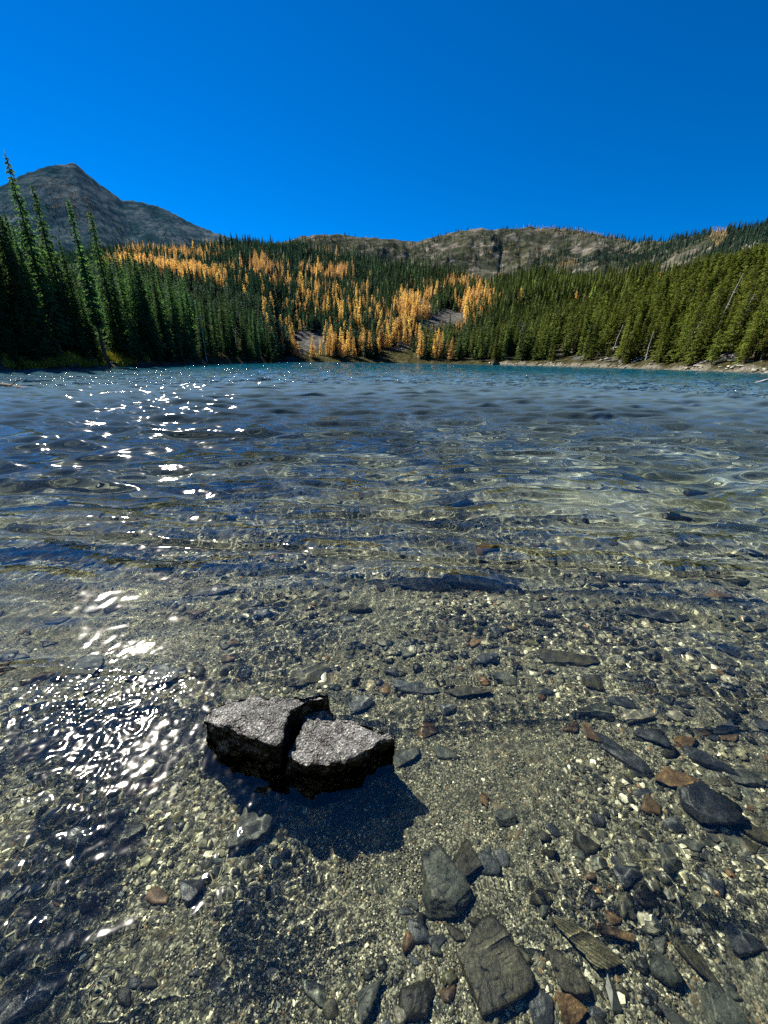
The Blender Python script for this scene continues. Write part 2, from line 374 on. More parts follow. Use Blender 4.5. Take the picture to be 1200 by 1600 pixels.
# ------------------------------------------------------------------ water
def water_height(x, y, r, dr):
    g = random.Random(11); z = np.zeros_like(x)
    big = .12 + .88 * smooth(1.9, 4.2, r + .5 * noise2(x * 1.1, y * 1.1, 90)); 
    med = .22 + .78 * smooth(1.5, 3.6, r + .7 * noise2(x * .9, y * .9, 91))
    finem = (.12 + .6 * smooth(-.1, .55, noise2(x * 1.3 + 5, y * 2.2, 92))) 
    band = np.exp(-((y - 1.45 - .12 * x) / .10) ** 2) * .45 + np.exp(-((y - .84 + .08 * x) / .09) ** 2) * smooth(.25, .6, x) * .7
    lowleft = smooth(.05, -.35, x + .25 * y) * smooth(1.1, .5, y) * .75 if False else (1 - smooth(-.5, -.1, x)) * (1 - smooth(1.3, 1.9, y)) * (.2 + .95 * smooth(-.3, .35, noise2(x * 2.6, y * 2.6, 97)))
    finem = (finem * smooth(.9, 1.6, r) + .07 + band + lowleft) * (1 - .7 * smooth(4, 9, r))
    wx = x + .25 * noise2(x * .7, y * .7, 93) * smooth(1, 5, r); wy = y + .25 * noise2(x * .7 + 9, y * .7, 94) * smooth(1, 5, r)
    def add(n, l0, l1, slope, spread, mask, base=-90):
        nonlocal z
        for i in range(n):
            lam = math.exp(g.uniform(math.log(l0), math.log(l1))); th = D2(base + g.gauss(0, spread)); k = 2 * math.pi / lam
            a = slope / k * g.uniform(.6, 1.4); ph = g.uniform(0, 6.28)
            phase = k * (wx * math.cos(th) + wy * math.sin(th)) + ph
            s = np.sin(phase)
            z = z + a * s * mask * (1 - smooth(.12, .3, dr / lam))
    add(10, 1.2, 3.2, .028, 26, big * smooth(3, 12, r) * 1.25)
    add(16, .45, 1.3, .050, 22, big * (1 + .9 * smooth(4, 9, r) + .5 * smooth(9, 16, r)))
    add(18, .16, .4, .027, 32, med * (1 + .5 * smooth(4, 9, r)))
    add(18, .07, .16, .026, 50, med * .5 + .5 * finem)
    add(26, .028, .07, .020, 70, finem)
    def ridge(y0, amp, w0, w1, mask):
        d = y - (y0 + .05 * noise2(x * 2.3, 0 * x + y0, 95) + .018 * noise2(x * 9, 0 * x + y0, 96))
        return amp * mask * np.exp(-(d / np.where(d < 0, w0, w1)) ** 2)
    z = z + ridge(1.47 - .02 * x, .010, .016, .05, .4 + .6 * smooth(-.5, .5, noise2(x * 1.5, 0 * x, 98)))
    z = z + ridge(2.85 - .12 * x, .034, .05, .24, 1) + ridge(3.7 + .1 * x, .018, .06, .25, smooth(-1, .3, noise2(x * .6, 0 * x, 99)))
    z = z + ridge(.665 + .05 * x, .0028, .009, .025, smooth(.2, .4, x)) + ridge(.75 + .3 * x, .0022, .008, .02, smooth(-.05, -.2, x) * 0 + smooth(.0, -.3, x))
    return z
az_w = ring_az(62, 820, 40); rr = [.05, .15, .3]
while rr[-1] < 30: rr.append(rr[-1] * 1.0031 if rr[-1] > .35 else rr[-1] + .01)
while rr[-1] < 320: rr.append(rr[-1] * 1.006)
rr = np.array(rr)
Rg, Ag = np.meshgrid(rr, az_w, indexing='ij'); X = Rg * np.sin(Ag); Y = Rg * np.cos(Ag)
dr = Rg * .0033
Zw = water_height(X, Y, Rg, dr)
fac = grid_faces(len(rr), len(az_w), True)
fr_ = rr[fac[:, 3] // len(az_w)]
keep = None
M_W0 = mat_water(False); M_W1 = mat_water(True)
water = link('lake_water', make_mesh('lake_water', np.stack([X, Y, Zw], -1).reshape(-1, 3), fac, [M_W0, M_W1], True, midx=(fr_ > 27).astype(int)), kind='structure')
caster(water)
del X, Y, Zw, Rg, Ag

# ------------------------------------------------------------------ stones
rng = np.random.default_rng(5)
def ico(sub):
    bm = bmesh.new(); bmesh.ops.create_icosphere(bm, subdivisions=sub, radius=1.0)
    V = np.array([v.co[:] for v in bm.verts]); Fc = np.array([[v.index for v in f.verts] for f in bm.faces]); bm.free(); return V, Fc
def rock_shape(seed, sub=4, planes=13, flat=1.0, rough=.035):
    g = np.random.default_rng(seed); V, Fc = ico(sub)
    n = g.normal(size=(planes, 3)); n /= np.linalg.norm(n, axis=1)[:, None]
    n = np.vstack([n, [[0, 0, 1], [.1, .05, -1]]]); n /= np.linalg.norm(n, axis=1)[:, None]
    off = g.uniform(.62, 1.0, len(n)); off[-2] = .62
    dot = V @ n.T; rad = np.where(dot > .05, off / np.maximum(dot, .05), 9).min(1)
    P = V * rad[:, None]
    k = fbm3(P[:, 0] * 2.6 + seed, P[:, 1] * 2.6, P[:, 2] * 2.6, seed % 97, 4, .55)
    P = P * (1 + rough * 1.6 * k)[:, None]; P[:, 2] *= flat
    P[:, :2] -= (P[:, :2].max(0) + P[:, :2].min(0)) / 2; P[:, :2] /= np.abs(P[:, :2]).max(0)
    return P, Fc
ROCKMESH = {}
def rock_mesh(mat, var, big=False):
    key = (mat, var, big)
    if key not in ROCKMESH:
        P, Fc = rock_shape(100 + var * 7 + (len(mat) * 31) + (500 if big else 0), 5 if big else 3, 12 if var % 2 else 9, (.55, .8, .45, .65, .95)[var % 5])
        ROCKMESH[key] = make_mesh('stone_' + mat, P, Fc, M_ROCKS[mat], True)
    return ROCKMESH[key]
def put_rock(px, py, w, label, mat='grey', var=0, asp=.7, flat=1.0, rot=0.0, tilt=0.0, name='stone', cat='stone', group=None, sink=.3, big=True, wpx=True):
    """px,py: centre in the photograph; w: width in photograph pixels"""
    x, y = on_bed(px, py); zg = float(ground(x, y))
    depth = (np.array([x, y, zg - CAMZ]) @ F_); s = w / FPX * depth / 2 / 1.18 if wpx else w / 2
    me = rock_mesh(mat, var, big)
    o = link(name, me, label=label, category=cat)
    if group: o['group'] = group
    zs = s * asp * flat
    zs = min(zs, max(.012, (-.082 - zg - .35 * abs(tilt) * s) / (.55 * (1 - 2 * sink) + .68)))
    tilt = tilt * min(1, zs / (s * asp))
    o.scale = (s, s * asp, zs); o.rotation_euler = (tilt, tilt * .5, rot); o.location = (x, y, zg + zs * .55 * (1 - 2 * sink))
    receiver(o); return o

# the broken block: two boulders standing out of the water
def block(name, label, top, zt, ztilt, bottom, seed, mat):
    """top, bottom: outlines in photograph pixels at height zt / on the bed"""
    P = [np.array([*on_plane(a, b, zt), zt]) for a, b in top]
    cx, cyy = np.mean([p[0] for p in P]), np.mean([p[1] for p in P])
    for p in P: p[2] += ztilt[0] * (p[0] - cx) + ztilt[1] * (p[1] - cyy)
    bm = bmesh.new(); tv = [bm.verts.new(p) for p in P]
    rings = [tv]
    levels = [(.35, .006), (.7, .012), (1.0, .02)]
    zb = -.22
    for f, grow in levels:
        ring = []
        for i, p in enumerate(P):
            d = np.array([p[0] - cx, p[1] - cyy]); L = np.linalg.norm(d) + 1e-6; d = d / L
            sh = bottom[i] if bottom else 0.0
            ring.append(bm.verts.new((p[0] + d[0] * (grow + sh * f), p[1] + d[1] * (grow + sh * f), p[2] + (zb - p[2]) * f)))
        rings.append(ring)
    n = len(P)
    for a, b in zip(rings, rings[1:]):
        for i in range(n): bm.faces.new((a[i], b[i], b[(i + 1) % n], a[(i + 1) % n]))
    bm.faces.new(tv[::-1]); bm.faces.new(rings[-1])
    bmesh.ops.triangulate(bm, faces=bm.faces[:]); bmesh.ops.recalc_face_normals(bm, faces=bm.faces[:])
    for k in range(7):
        L = [e for e in bm.edges if e.calc_length() > .011]
        if not L: break
        bmesh.ops.subdivide_edges(bm, edges=L, cuts=1, use_grid_fill=False)
        bmesh.ops.triangulate(bm, faces=[f for f in bm.faces if len(f.verts) > 3])
    for _ in range(3): bmesh.ops.smooth_vert(bm, verts=bm.verts[:], factor=.5, use_axis_x=True, use_axis_y=True, use_axis_z=True)
    bm.normal_update()
    co = np.array([v.co[:] for v in bm.verts]); no = np.array([v.normal[:] for v in bm.verts])
    d = .019 * fbm3(co[:, 0] * 8, co[:, 1] * 7, co[:, 2] * 7, seed, 3) + .008 * fbm3(co[:, 0] * 32, co[:, 1] * 32, co[:, 2] * 32, seed + 9, 3)
    # bedding ledges on the top
    st = (co[:, 0] * .6 + co[:, 1] * 1.0 + .03 * noise2(co[:, 0] * 9, co[:, 1] * 9, seed)) * 11
    d2 = -.011 * smooth(.0, .12, (st % 1)) * (1 - smooth(.12, .5, st % 1)) * (no[:, 2] > .5)
    co = co + no * d[:, None]; co[:, 2] += d2
    Fc = np.array([[v.index for v in f.verts] for f in bm.faces]); bm.free()
    o = link(name, make_mesh(name, co, Fc, mat, True), label=label, category='boulder')
    receiver(o); return o
LT = [(313, 1122), (319, 1108), (335, 1097), (352, 1089), (374, 1083), (387, 1086), (410, 1087), (448, 1090), (475, 1084), (500, 1082), (516, 1086), (505, 1096), (484, 1098), (471, 1104), (455, 1110), (448, 1122), (443, 1140), (435, 1163), (418, 1160), (402, 1155), (384, 1147), (367, 1141), (336, 1131)]
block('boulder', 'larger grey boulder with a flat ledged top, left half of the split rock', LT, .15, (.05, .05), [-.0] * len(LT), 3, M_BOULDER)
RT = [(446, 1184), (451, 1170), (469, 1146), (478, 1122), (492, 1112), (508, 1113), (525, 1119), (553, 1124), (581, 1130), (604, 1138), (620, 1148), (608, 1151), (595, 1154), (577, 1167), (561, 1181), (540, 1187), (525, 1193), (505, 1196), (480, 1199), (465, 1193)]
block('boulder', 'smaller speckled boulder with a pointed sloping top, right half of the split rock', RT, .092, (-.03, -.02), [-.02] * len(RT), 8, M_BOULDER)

# named stones of the foreground; px, py, width px, material, variant, aspect, flat, rotation, label
NAMED = [
 (395, 1292, 84, 'grey', 0, .75, .9, .3, 'grey angular stone lying in front of the left boulder at the edge of its shadow'),
 (384, 1258, 26, 'dark', 1, .8, .9, .6, 'small dark stone touching the grey angular stone below the left boulder'),
 (478, 1303, 44, 'grey', 3, .4, .6, -.3, 'thin pale stone sliver at the lower edge of the boulder shadow'),
 (722, 1345, 58, 'olive', 5, .9, .9, .4, 'small olive stone resting above the long foreground boulder'),
 (690, 1385, 100, 'grey', 7, 1.0, .8, 1.1, 'humped grey green boulder right of the bottom centre with a bright glint on its back'),
 (768, 1512, 112, 'olive', 10, 1.0, .55, .5, 'large flat olive brown slab at the bottom with a smooth top'),
 (650, 1562, 70, 'olive', 11, .8, .7, .9, 'brown stone left of the large flat olive slab'),
 (585, 1572, 60, 'grey', 12, .9, .8, .2, 'round grey stone at the bottom edge left of the olive slab'),
 (885, 1520, 66, 'olive', 13, .95, .85, 1.5, 'upright olive stone between the flat slab and the layered stone'),
 (890, 1575, 50, 'rust', 14, .9, .8, .3, 'brown stone at the bottom edge below the upright olive stone'),
 (845, 1575, 52, 'dark', 15, .9, .8, .3, 'black angular stone at the bottom edge beside the upright olive stone'),
 (915, 1482, 118, 'layer', 17, .42, .9, -.55, 'long layered buff stone casting a black shadow at the lower right'),
 (958, 1458, 54, 'rust', 18, .9, .9, .4, 'orange brown angular stone above the layered buff stone'),
 (1086, 1505, 92, 'olive', 19, .35, 1.0, -1.1, 'narrow blade shaped stone lying steeply at the lower right'),
 (1165, 1475, 70, 'dark', 20, .7, .6, -.3, 'dark flat stone at the right edge near the bottom'),
 (1120, 1590, 100, 'grey', 21, .7, .6, .2, 'broad grey stone cut off by the bottom edge at the right'),
 (1058, 1222, 76, 'rust', 22, .55, .7, -.4, 'rust red flat stone in the stone field at the right'),
 (1105, 1262, 96, 'dark', 23, .75, .95, -.2, 'black block with a deep shadow just below the rust red flat stone'),
 (1080, 1245, 46, 'grey', 24, .6, .8, -.2, 'grey stone wedged between the rust red stone and the black block'),
 (975, 1187, 92, 'dark', 25, .42, .7, -.55, 'long dark slate slab pointing at the rust red flat stone'),
 (921, 1148, 40, 'rust', 26, .6, .7, -1.2, 'small rusty stone left of the long dark slate slab'),
 (948, 1160, 48, 'dark', 27, .45, .8, -.8, 'narrow dark stone between the rusty stone and the slate slab'),
 (1000, 1121, 62, 'pale', 28, .5, .7, .0, 'pale buff block above the long dark slate slab'),
 (925, 1113, 72, 'grey', 29, .45, .6, -.1, 'flat grey green stone left of the pale buff block'),
 (1015, 1150, 52, 'dark', 30, .7, .7, -.4, 'dark green flat stone under the pale buff block'),
 (1068, 1158, 44, 'rust', 31, .6, .8, .6, 'tan stone right of the dark green flat stone'),
 (1130, 1135, 62, 'dark', 32, .6, .7, .0, 'blue black stone near the right edge above the stone field'),
 (1142, 1155, 36, 'rust', 33, .35, .7, .1, 'thin orange stone just under the blue black stone'),
 (1110, 1190, 84, 'dark', 34, .45, .7, -.5, 'dark slab right of the small tan pebbles in the stone field'),
 (1165, 1215, 60, 'grey', 35, .7, .7, -.4, 'blue grey flat stone near the right edge beside the dark slab'),
 (1185, 1300, 52, 'olive', 36, .8, .7, .4, 'olive stone at the right edge level with the boulder shadow'),
 (1165, 1320, 50, 'olive', 37, .7, .7, .4, 'brown stone left of the olive stone at the right edge'),
 (1045, 1285, 34, 'dark', 38, 1., .7, .1, 'small dark wedge stone left of the black block'),
 (935, 1283, 22, 'dark', 39, 1., .7, .1, 'single small dark pebble on the smooth gravel at the right'),
 (755, 1250, 22, 'rust', 40, .9, .7, 1.1, 'small upright brown pebble on the gravel right of the boulder shadow'),
 (790, 1280, 40, 'grey', 41, .7, .8, .2, 'grey pebble with a dark underside right of the boulder shadow'),
 (666, 1140, 44, 'rust', 42, .8, .5, .2, 'reddish brown flat stone right of the smaller boulder'),
 (565, 1103, 48, 'dark', 43, .7, .7, .2, 'dark wet stone behind the smaller boulder'),
 (635, 1183, 62, 'grey', 44, .5, .6, .5, 'grey stone tucked at the right end of the smaller boulder'),
 (650, 1077, 82, 'dark', 45, .35, .7, -.1, 'long black stone on the ripple line behind the boulders'),
 (730, 1080, 92, 'olive', 46, .3, .6, .05, 'long low stone on the ripple line right of the long black stone'),
 (480, 1060, 90, 'olive', 47, .45, .7, .2, 'dark brown stone directly behind the larger boulder'),
 (255, 1058, 84, 'dark', 48, .5, .8, .15, 'wet black stone breaking the surface left of the boulders'),
 (268, 885, 60, 'dark', 49, .45, .8, .1, 'black stone in the glitter at the near end of the waves'),
 (350, 806, 48, 'grey', 50, .8, .9, .1, 'rounded grey stone under the two bright glints'),
 (325, 925, 100, 'dark', 51, .35, .6, .3, 'dark blue flat slab under water in the left middle'),
 (392, 942, 46, 'dark', 52, .5, .6, .3, 'small dark stone right of the dark blue flat slab'),
 (125, 1045, 70, 'grey', 53, .8, .5, .6, 'square grey slab under water at the left'),
 (60, 1180, 90, 'olive', 54, .5, .4, .5, 'long flat olive stone under water at the left edge'),
 (143, 1300, 84, 'dark', 55, .7, .7, .1, 'rounded black stone in the glitter at the lower left'),
 (200, 1308, 50, 'grey', 66, .8, .7, .1, 'grey stone right of the rounded black stone at the lower left'),
 (300, 1395, 46, 'dark', 56, .9, 1., .3, 'small black peaked stone on the gravel at the lower left'),
 (235, 1215, 70, 'olive', 57, .6, .5, .4, 'flat brown stone between the two brightest glitter patches'),
 (50, 1555, 170, 'dark', 58, .35, .6, .75, 'large dark slab leaning up at the bottom left corner'),
 (18, 1500, 40, 'grey', 59, .7, .8, .4, 'grey stone at the left edge above the large dark slab'),
 (745, 915, 190, 'dark', 60, .28, .7, .0, 'long dark submerged ledge in the middle of the shallows'),
 (655, 915, 110, 'dark', 61, .35, .6, .1, 'dark blue slab left of the long submerged ledge'),
 (990, 905, 100, 'dark', 62, .3, .6, -.1, 'dark flat stone right of the long submerged ledge'),
 (760, 860, 40, 'rust', 63, .8, .9, .2, 'round tan stone just behind the ripple edge'),
 (1005, 853, 90, 'pale', 64, .35, .5, -.1, 'pale tan slab under the wave edge at the right'),
 (1015, 958, 120, 'dark', 65, .35, .5, -.15, 'broad dark slab in the right shallows'),
 (885, 1030, 110, 'olive', 67, .4, .7, .1, 'dark olive hump in the rippled water right of the centre'),
 (710, 786, 60, 'dark', 68, .7, .9, .1, 'smooth navy stone under the waves at the centre'),
 (1045, 800, 64, 'dark', 69, .5, .8, .1, 'dark stone under the waves at the right'),
 (1095, 765, 74, 'dark', 70, .5, .8, -.1, 'largest dark stone under the waves at the right'),
 (990, 765, 46, 'dark', 71, .5, .8, .1, 'small dark stone left of the largest dark stone under the waves'),
 (900, 675, 52, 'dark', 72, .5, .8, .1, 'dark stone far out under the waves right of the centre'),
 (570, 750, 50, 'grey', 73, .5, .8, .1, 'grey stone under the waves left of the navy stone'),
]
for i, (px, py, w, m, v, asp, fl, rot, lab) in enumerate(NAMED):
    put_rock(px, py, w * 1.02, lab, m, v, asp, fl * 1.2, rot, tilt=.12 * math.sin(i * 2.3), sink=.22)

# unnamed cobbles, individual
def dens(px, py):
    d = 0.05
    if py < 850: d = .0
    elif py < 1085: d = .5 + .5 * (px > 600)
    if px > 860 and 1085 <= py < 1340: d = 1.0 if (px - 860) > (py - 1110) * 1.0 else .12
    if px > 1000 and py > 1340: d = .12
    if 600 < px < 1050 and 1330 < py < 1600: d = .75
    if px < 260 and py > 1100: d = .35
    if 260 <= px < 620 and py > 1310: d = .04 + .3 * (py > 1520)
    if 620 <= px < 860 and 1090 < py < 1330: d = .09
    return d
g = random.Random(77); cnt = 0
named_xy = [(a, b, w) for a, b, w, *_ in NAMED]
while cnt < 225:
    px, py = g.uniform(-20, 1220), g.uniform(850, 1610)
    if g.random() > dens(px, py): continue
    if 300 < px < 660 and 1080 < py < 1315: continue
    if any(abs(px - a) < w * .45 and abs(py - b) < w * .3 for a, b, w in named_xy): continue
    w = g.uniform(18, 34) * (1.6 if g.random() < .3 else 1) * (.75 + .25 * (py > 1000))
    m = g.choices(['grey', 'dark', 'olive', 'rust', 'pale'], [4, 4, 4, 1.3, 1])[0]
    adj, kind_ = {'grey': 'grey green', 'dark': 'dark slate', 'olive': 'olive brown', 'rust': 'rusty orange', 'pale': 'pale buff'}[m], 'cobble'
    where = 'in the rippled shallows beyond the split rock' if py < 1085 else ('on the stony bed right of the split rock' if px > 600 else 'on the gravel bed left of or below the split rock')
    gr, lab = adj + ' cobbles ' + where, adj + ' cobble ' + where
    put_rock(px, py, w, lab, m, g.randrange(8), g.uniform(.45, .95), g.uniform(.6, 1.0), g.uniform(-.9, .4) + math.pi * g.randrange(2), g.uniform(-.2, .2), name='cobble', cat='cobble', group=gr, big=False, sink=.25)
    named_xy.append((px, py, w)); cnt += 1

# gravel: loose pebbles, far too many to count
def pebbles(n, sizef, wherefn, seed, sub=1, dark=1.0):
    g = np.random.default_rng(seed); V0, F0 = ico(sub)
    v0 = V0; base = []
    for k in range(24):
        q = v0 * g.uniform(.6, 1.25, (len(v0), 1)); base.append(q)
    base = np.array(base)
    x, y = wherefn(g, n); n = len(x)
    s = sizef(g, x, y)
    a = g.uniform(0, 6.28, n); ca, sa_ = np.cos(a), np.sin(a)
    q = base[g.integers(0, 24, n)] * np.stack([s, s * g.uniform(.55, .95, n), s * g.uniform(.35, .75, n)], -1)[:, None, :]
    X = q[:, :, 0] * ca[:, None] - q[:, :, 1] * sa_[:, None] + x[:, None]; Y = q[:, :, 0] * sa_[:, None] + q[:, :, 1] * ca[:, None] + y[:, None]
    zg = ground(x, y)
    Z = q[:, :, 2] + (zg + s * .18)[:, None]
    Z = np.minimum(Z, (-.05 + 0 * s)[:, None]) if sub > 1 else Z
    V = np.stack([X, Y, Z], -1).reshape(-1, 3)
    Fc = (F0[None] + (np.arange(n) * len(V0))[:, None, None]).reshape(-1, 3)
    pal = np.array([(.025, .026, .02), (.06, .06, .042), (.125, .12, .08), (.21, .2, .13), (.38, .35, .23), (.66, .62, .45), (.19, .11, .045), (.09, .085, .035), (.04, .05, .042)])
    pr = np.array([.2, .18, .17, .15, .12, .07, .035, .08, .03]); ci = g.choice(len(pal), n, p=pr / pr.sum())
    c = 1.25 * dark * pal[ci] * g.uniform(.8, 1.6, (n, 1))
    return V, Fc, np.repeat(c, len(V0), 0)
def near_xy(g, n):
    # more of them where the bed is near and large in view
    r = .12 * np.exp(g.uniform(0, 1, n) ** .75 * math.log(4.2 / .12)); a = g.uniform(-D2(60), D2(60), n)
    return r * np.sin(a), r * np.cos(a)
def sz(g, x, y):
    s = np.exp(g.normal(math.log(.0024), .36, len(x))) * (1 + .35 * np.hypot(x, y))
    rough = smooth(.0, .5, noise2(x * 2.2, y * 2.2, 55) + .5 * smooth(.3, 1.2, x) - .15)
    return s * (1 + 1.5 * rough * (g.random(len(x)) < .3))
V, Fc, c = pebbles(125000, sz, near_xy, 9)
gr = link('gravel', make_mesh('gravel', V, Fc, M_PEB, False, c), kind='stuff', label='loose speckled gravel covering the shallow lake bed'); receiver(gr)
del V, Fc, c

def cob_xy(g, n):
    r = .5 * np.exp(g.uniform(0, 1, n) ** .8 * math.log(7.0 / .5)); a = g.uniform(-D2(58), D2(58), n); x, y = r * np.sin(a), r * np.cos(a)
    d = smooth(-.2, .4, noise2(x * 1.7, y * 1.7, 58)) * np.clip(smooth(1.25, 1.7, y) + smooth(.45, .8, x) + .15, 0, 1)
    d = d * (np.hypot(x + .2, y - 1.05) > .5)
    m = g.random(n) < d; return x[m], y[m]
V, Fc, c = pebbles(7000, lambda g, x, y: np.exp(g.normal(math.log(.013), .4, len(x))) * (1 + .12 * np.hypot(x, y)), cob_xy, 12, 3, .62)
gr = link('shingle', make_mesh('shingle', V, Fc, M_PEB, True, c), kind='stuff', label='dark mixed shingle between the larger stones under the ripples'); receiver(gr)
del V, Fc, c

# ------------------------------------------------------------------ hills, shore and mountains as one sheet
az_t = ring_az(58, 900, 60)
rr = [24.0]
while rr[-1] < 2500: rr.append(rr[-1] * (1.012 if rr[-1] < 200 else 1.0095))
rr = np.array(rr)
Rg, Ag = np.meshgrid(rr, az_t, indexing='ij'); X = Rg * np.sin(Ag); Y = Rg * np.cos(Ag)
Z = ground(X, Y)
rsA = np.interp(Ag, sa, sr); rmA = np.interp(Ag, ma, mr); rbA = np.interp(Ag, ba, br)
PX, PYY = project(X, Y, Z)
def ell(px, py, cx, cy_, rx, ry, ang=0, soft=.35):
    a = D2(ang); u = ((px - cx) * math.cos(a) + (py - cy_) * math.sin(a)) / rx; v = (-(px - cx) * math.sin(a) + (py - cy_) * math.cos(a)) / ry
    return 1 - smooth(1 - soft, 1 + soft, np.hypot(u, v))
def talus_field(px, py, r, rm):
    f = np.maximum.reduce([ell(px, py, 690, 498, 42, 16, -18), ell(px, py, 655, 468, 26, 5, 25), ell(px, py, 482, 528, 26, 17, 10), ell(px, py, 622, 538, 26, 8, 0), ell(px, py, 465, 553, 18, 7, -30) * 1.0])
    return f * (r < rm)
rock = talus_field(PX, PYY, Rg, rmA)
crag = smooth(1.02, 1.25, Rg / rmA)
s = Rg - rsA
beach = (smooth(-1, 0, s) * (1 - smooth(1.2, 3, s + 2 * noise2(X * .3, Y * .3, 4)))) * np.where(Ag > .25, 1, np.where(Ag < -.3, .35, .0))
patch = smooth(.1, .5, noise2(X * .12, Y * .12, 14)) * smooth(3, 8, s) * (1 - smooth(18, 40, s)) * (Ag > .25)
slate = (np.interp(Ag, ba, br) > 0) * smooth(1500, 1640, np.interp(Ag, ba, br)) * crag  # where the haze-tinted rock colour of the far mountain applies
colr = np.stack([np.clip(rock + patch * .8, 0, 1), crag, beach], -1).reshape(-1, 3)
me = make_mesh('hills', np.stack([X, Y, Z], -1).reshape(-1, 3), grid_faces(len(rr), len(az_t), True), M_HILL, True, colr)
at = me.attributes.new('slate', 'FLOAT', 'POINT'); at.data.foreach_set('value', slate.ravel().astype(np.float32))
hills = link('hills', me, kind='structure')
del X, Y, Z, Rg, Ag, PX, PYY

# ------------------------------------------------------------------ conifers
M_SPRUCE = mat_foliage('spruce_needles', (.03, .078, .045), (.058, .13, .062), (.11, .19, .075), .4)
M_PINE = mat_foliage('pine_needles', (.05, .075, .015), (.10, .125, .022), (.18, .19, .04), .28)
M_LARCH = mat_foliage('golden_larch_needles', (.44, .30, .13), (.63, .44, .21), (.78, .58, .32), .45, tval=(.7, .6))
M_FARF = mat_foliage('far_needles', (.75, .75, .75), (1, 1, 1), (1.2, 1.2, 1.2), .2, True)
M_BARK = mat_bark('conifer_bark', (.05, .04, .032), (.16, .13, .105)); M_SNAG = mat_bark('bleached_wood', (.3, .28, .25), (.62, .6, .56))

def trunk_arrays(h, r, nseg=8, nring=7, lean=0.0, seed=0):
    g = np.random.default_rng(seed); V = []
    for i in range(nring):
        t = i / (nring - 1); rr_ = r * (1 - t) ** .9 + .012; cx = lean * t * t + .02 * h * .1 * g.normal(); cy_ = .02 * h * .1 * g.normal()
        for k in range(nseg):
            a = 2 * math.pi * k / nseg; f = 1 + (.35 if i == 0 else 0)
            V.append((cx + rr_ * f * math.cos(a), cy_ + rr_ * f * math.sin(a), t * h - (.4 if i == 0 else 0)))
    i = np.arange(nring - 1)[:, None]; j = np.arange(nseg)[None]; j2 = (j + 1) % nseg
    F = np.stack([i * nseg + j, i * nseg + j2, (i + 1) * nseg + j2, (i + 1) * nseg + j], -1).reshape(-1, 4)
    return np.array(V), F
def crown_arrays(h, rmax, seed, whorl, nb, nleaf, base=.08, leaf=.35, droop=.35, power=.85, ragged=.35, gapp=.08, airy=1.0):
    """needle sprays set along every branch of every whorl"""
    g = np.random.default_rng(seed); Q = []
    z = base * h
    side = g.uniform(.75, 1.2, 8)
    while z < h * .99:
        t = (z / h - base) / (1 - base); R = rmax * ((1 - t) ** power) * (.55 + .45 * min(1, t * 6 + .35)) + .10
        k = max(3, int(nb * (1 - .5 * t)))
        a0 = g.uniform(0, 6.28)
        for b in range(k):
            if g.random() < gapp: continue
            a = a0 + 2 * math.pi * b / k + g.normal() * .25
            L = R * (1 - ragged * g.random()) * side[int(a / 6.2832 * 8) % 8] * (1.0 if g.random() > .06 else 1.35)
            up = .25 * (t > .75) ; zb = z + g.normal() * .12
            m = max(2, int(nleaf * (.35 + .65 * L / rmax)))
            for i in range(m):
                f = (i + .6 * g.random() + .25) / m
                dz = -droop * L * (f ** 1.4) + up * L * f + .12 * L * f * f * f
                c = np.array([math.cos(a) * L * f, math.sin(a) * L * f, zb + dz])
                w = leaf * (.45 + .75 * (1 - abs(f - .45))) * g.uniform(.6, 1.25) * (.45 + .55 * (1 - t)) * airy
                for sgn in (-1, 1):
                    aa = a + sgn * g.uniform(.35, 1.2); d = np.array([math.cos(aa), math.sin(aa), -.25 - .5 * g.random()])
                    q = np.array([-d[1], d[0], g.normal() * .5]); q *= .33 * w / np.linalg.norm(q)
                    tip = c + d * w
                    Q.append((c - q * .5, c + q * .5, tip + q * .7 - np.array([0, 0, .1 * w]), tip - q * .7))
        z += whorl * (1 - .45 * t) * g.uniform(.75, 1.3)
    Q.append(((-.05, 0, h * .96), (.05, 0, h * .96), (.02, 0, h * 1.02), (-.02, 0, h * 1.02)))
    V = np.array(Q).reshape(-1, 3); F = np.arange(len(V)).reshape(-1, 4)
    return V, F
def tree_proto(kind, h, rmax, seed, mats, **kw):
    tr = make_mesh(kind + '_trunk', *trunk_arrays(h, h * .0105 + .05, 8, 7, 0, seed), mats[1], True)
    cr = make_mesh(kind + '_crown', *crown_arrays(h, rmax, seed, **kw), mats[0], False)
    return tr, cr
def place_tree(kind, proto, x, y, s, label, cat, group=None, rot=0.0, lean=(0, 0), sz_=None):
    o = bpy.data.objects.new(kind, None); C.objects.link(o); o.empty_display_size = .5
    o.location = (x, y, float(ground(x, y)) - .1); o.rotation_euler = (lean[0], lean[1], rot); o.scale = (s, s, sz_ or s)
    o['label'] = label; o['category'] = cat
    if group: o['group'] = group
    link('trunk', proto[0], o); link('crown', proto[1], o)
    return o

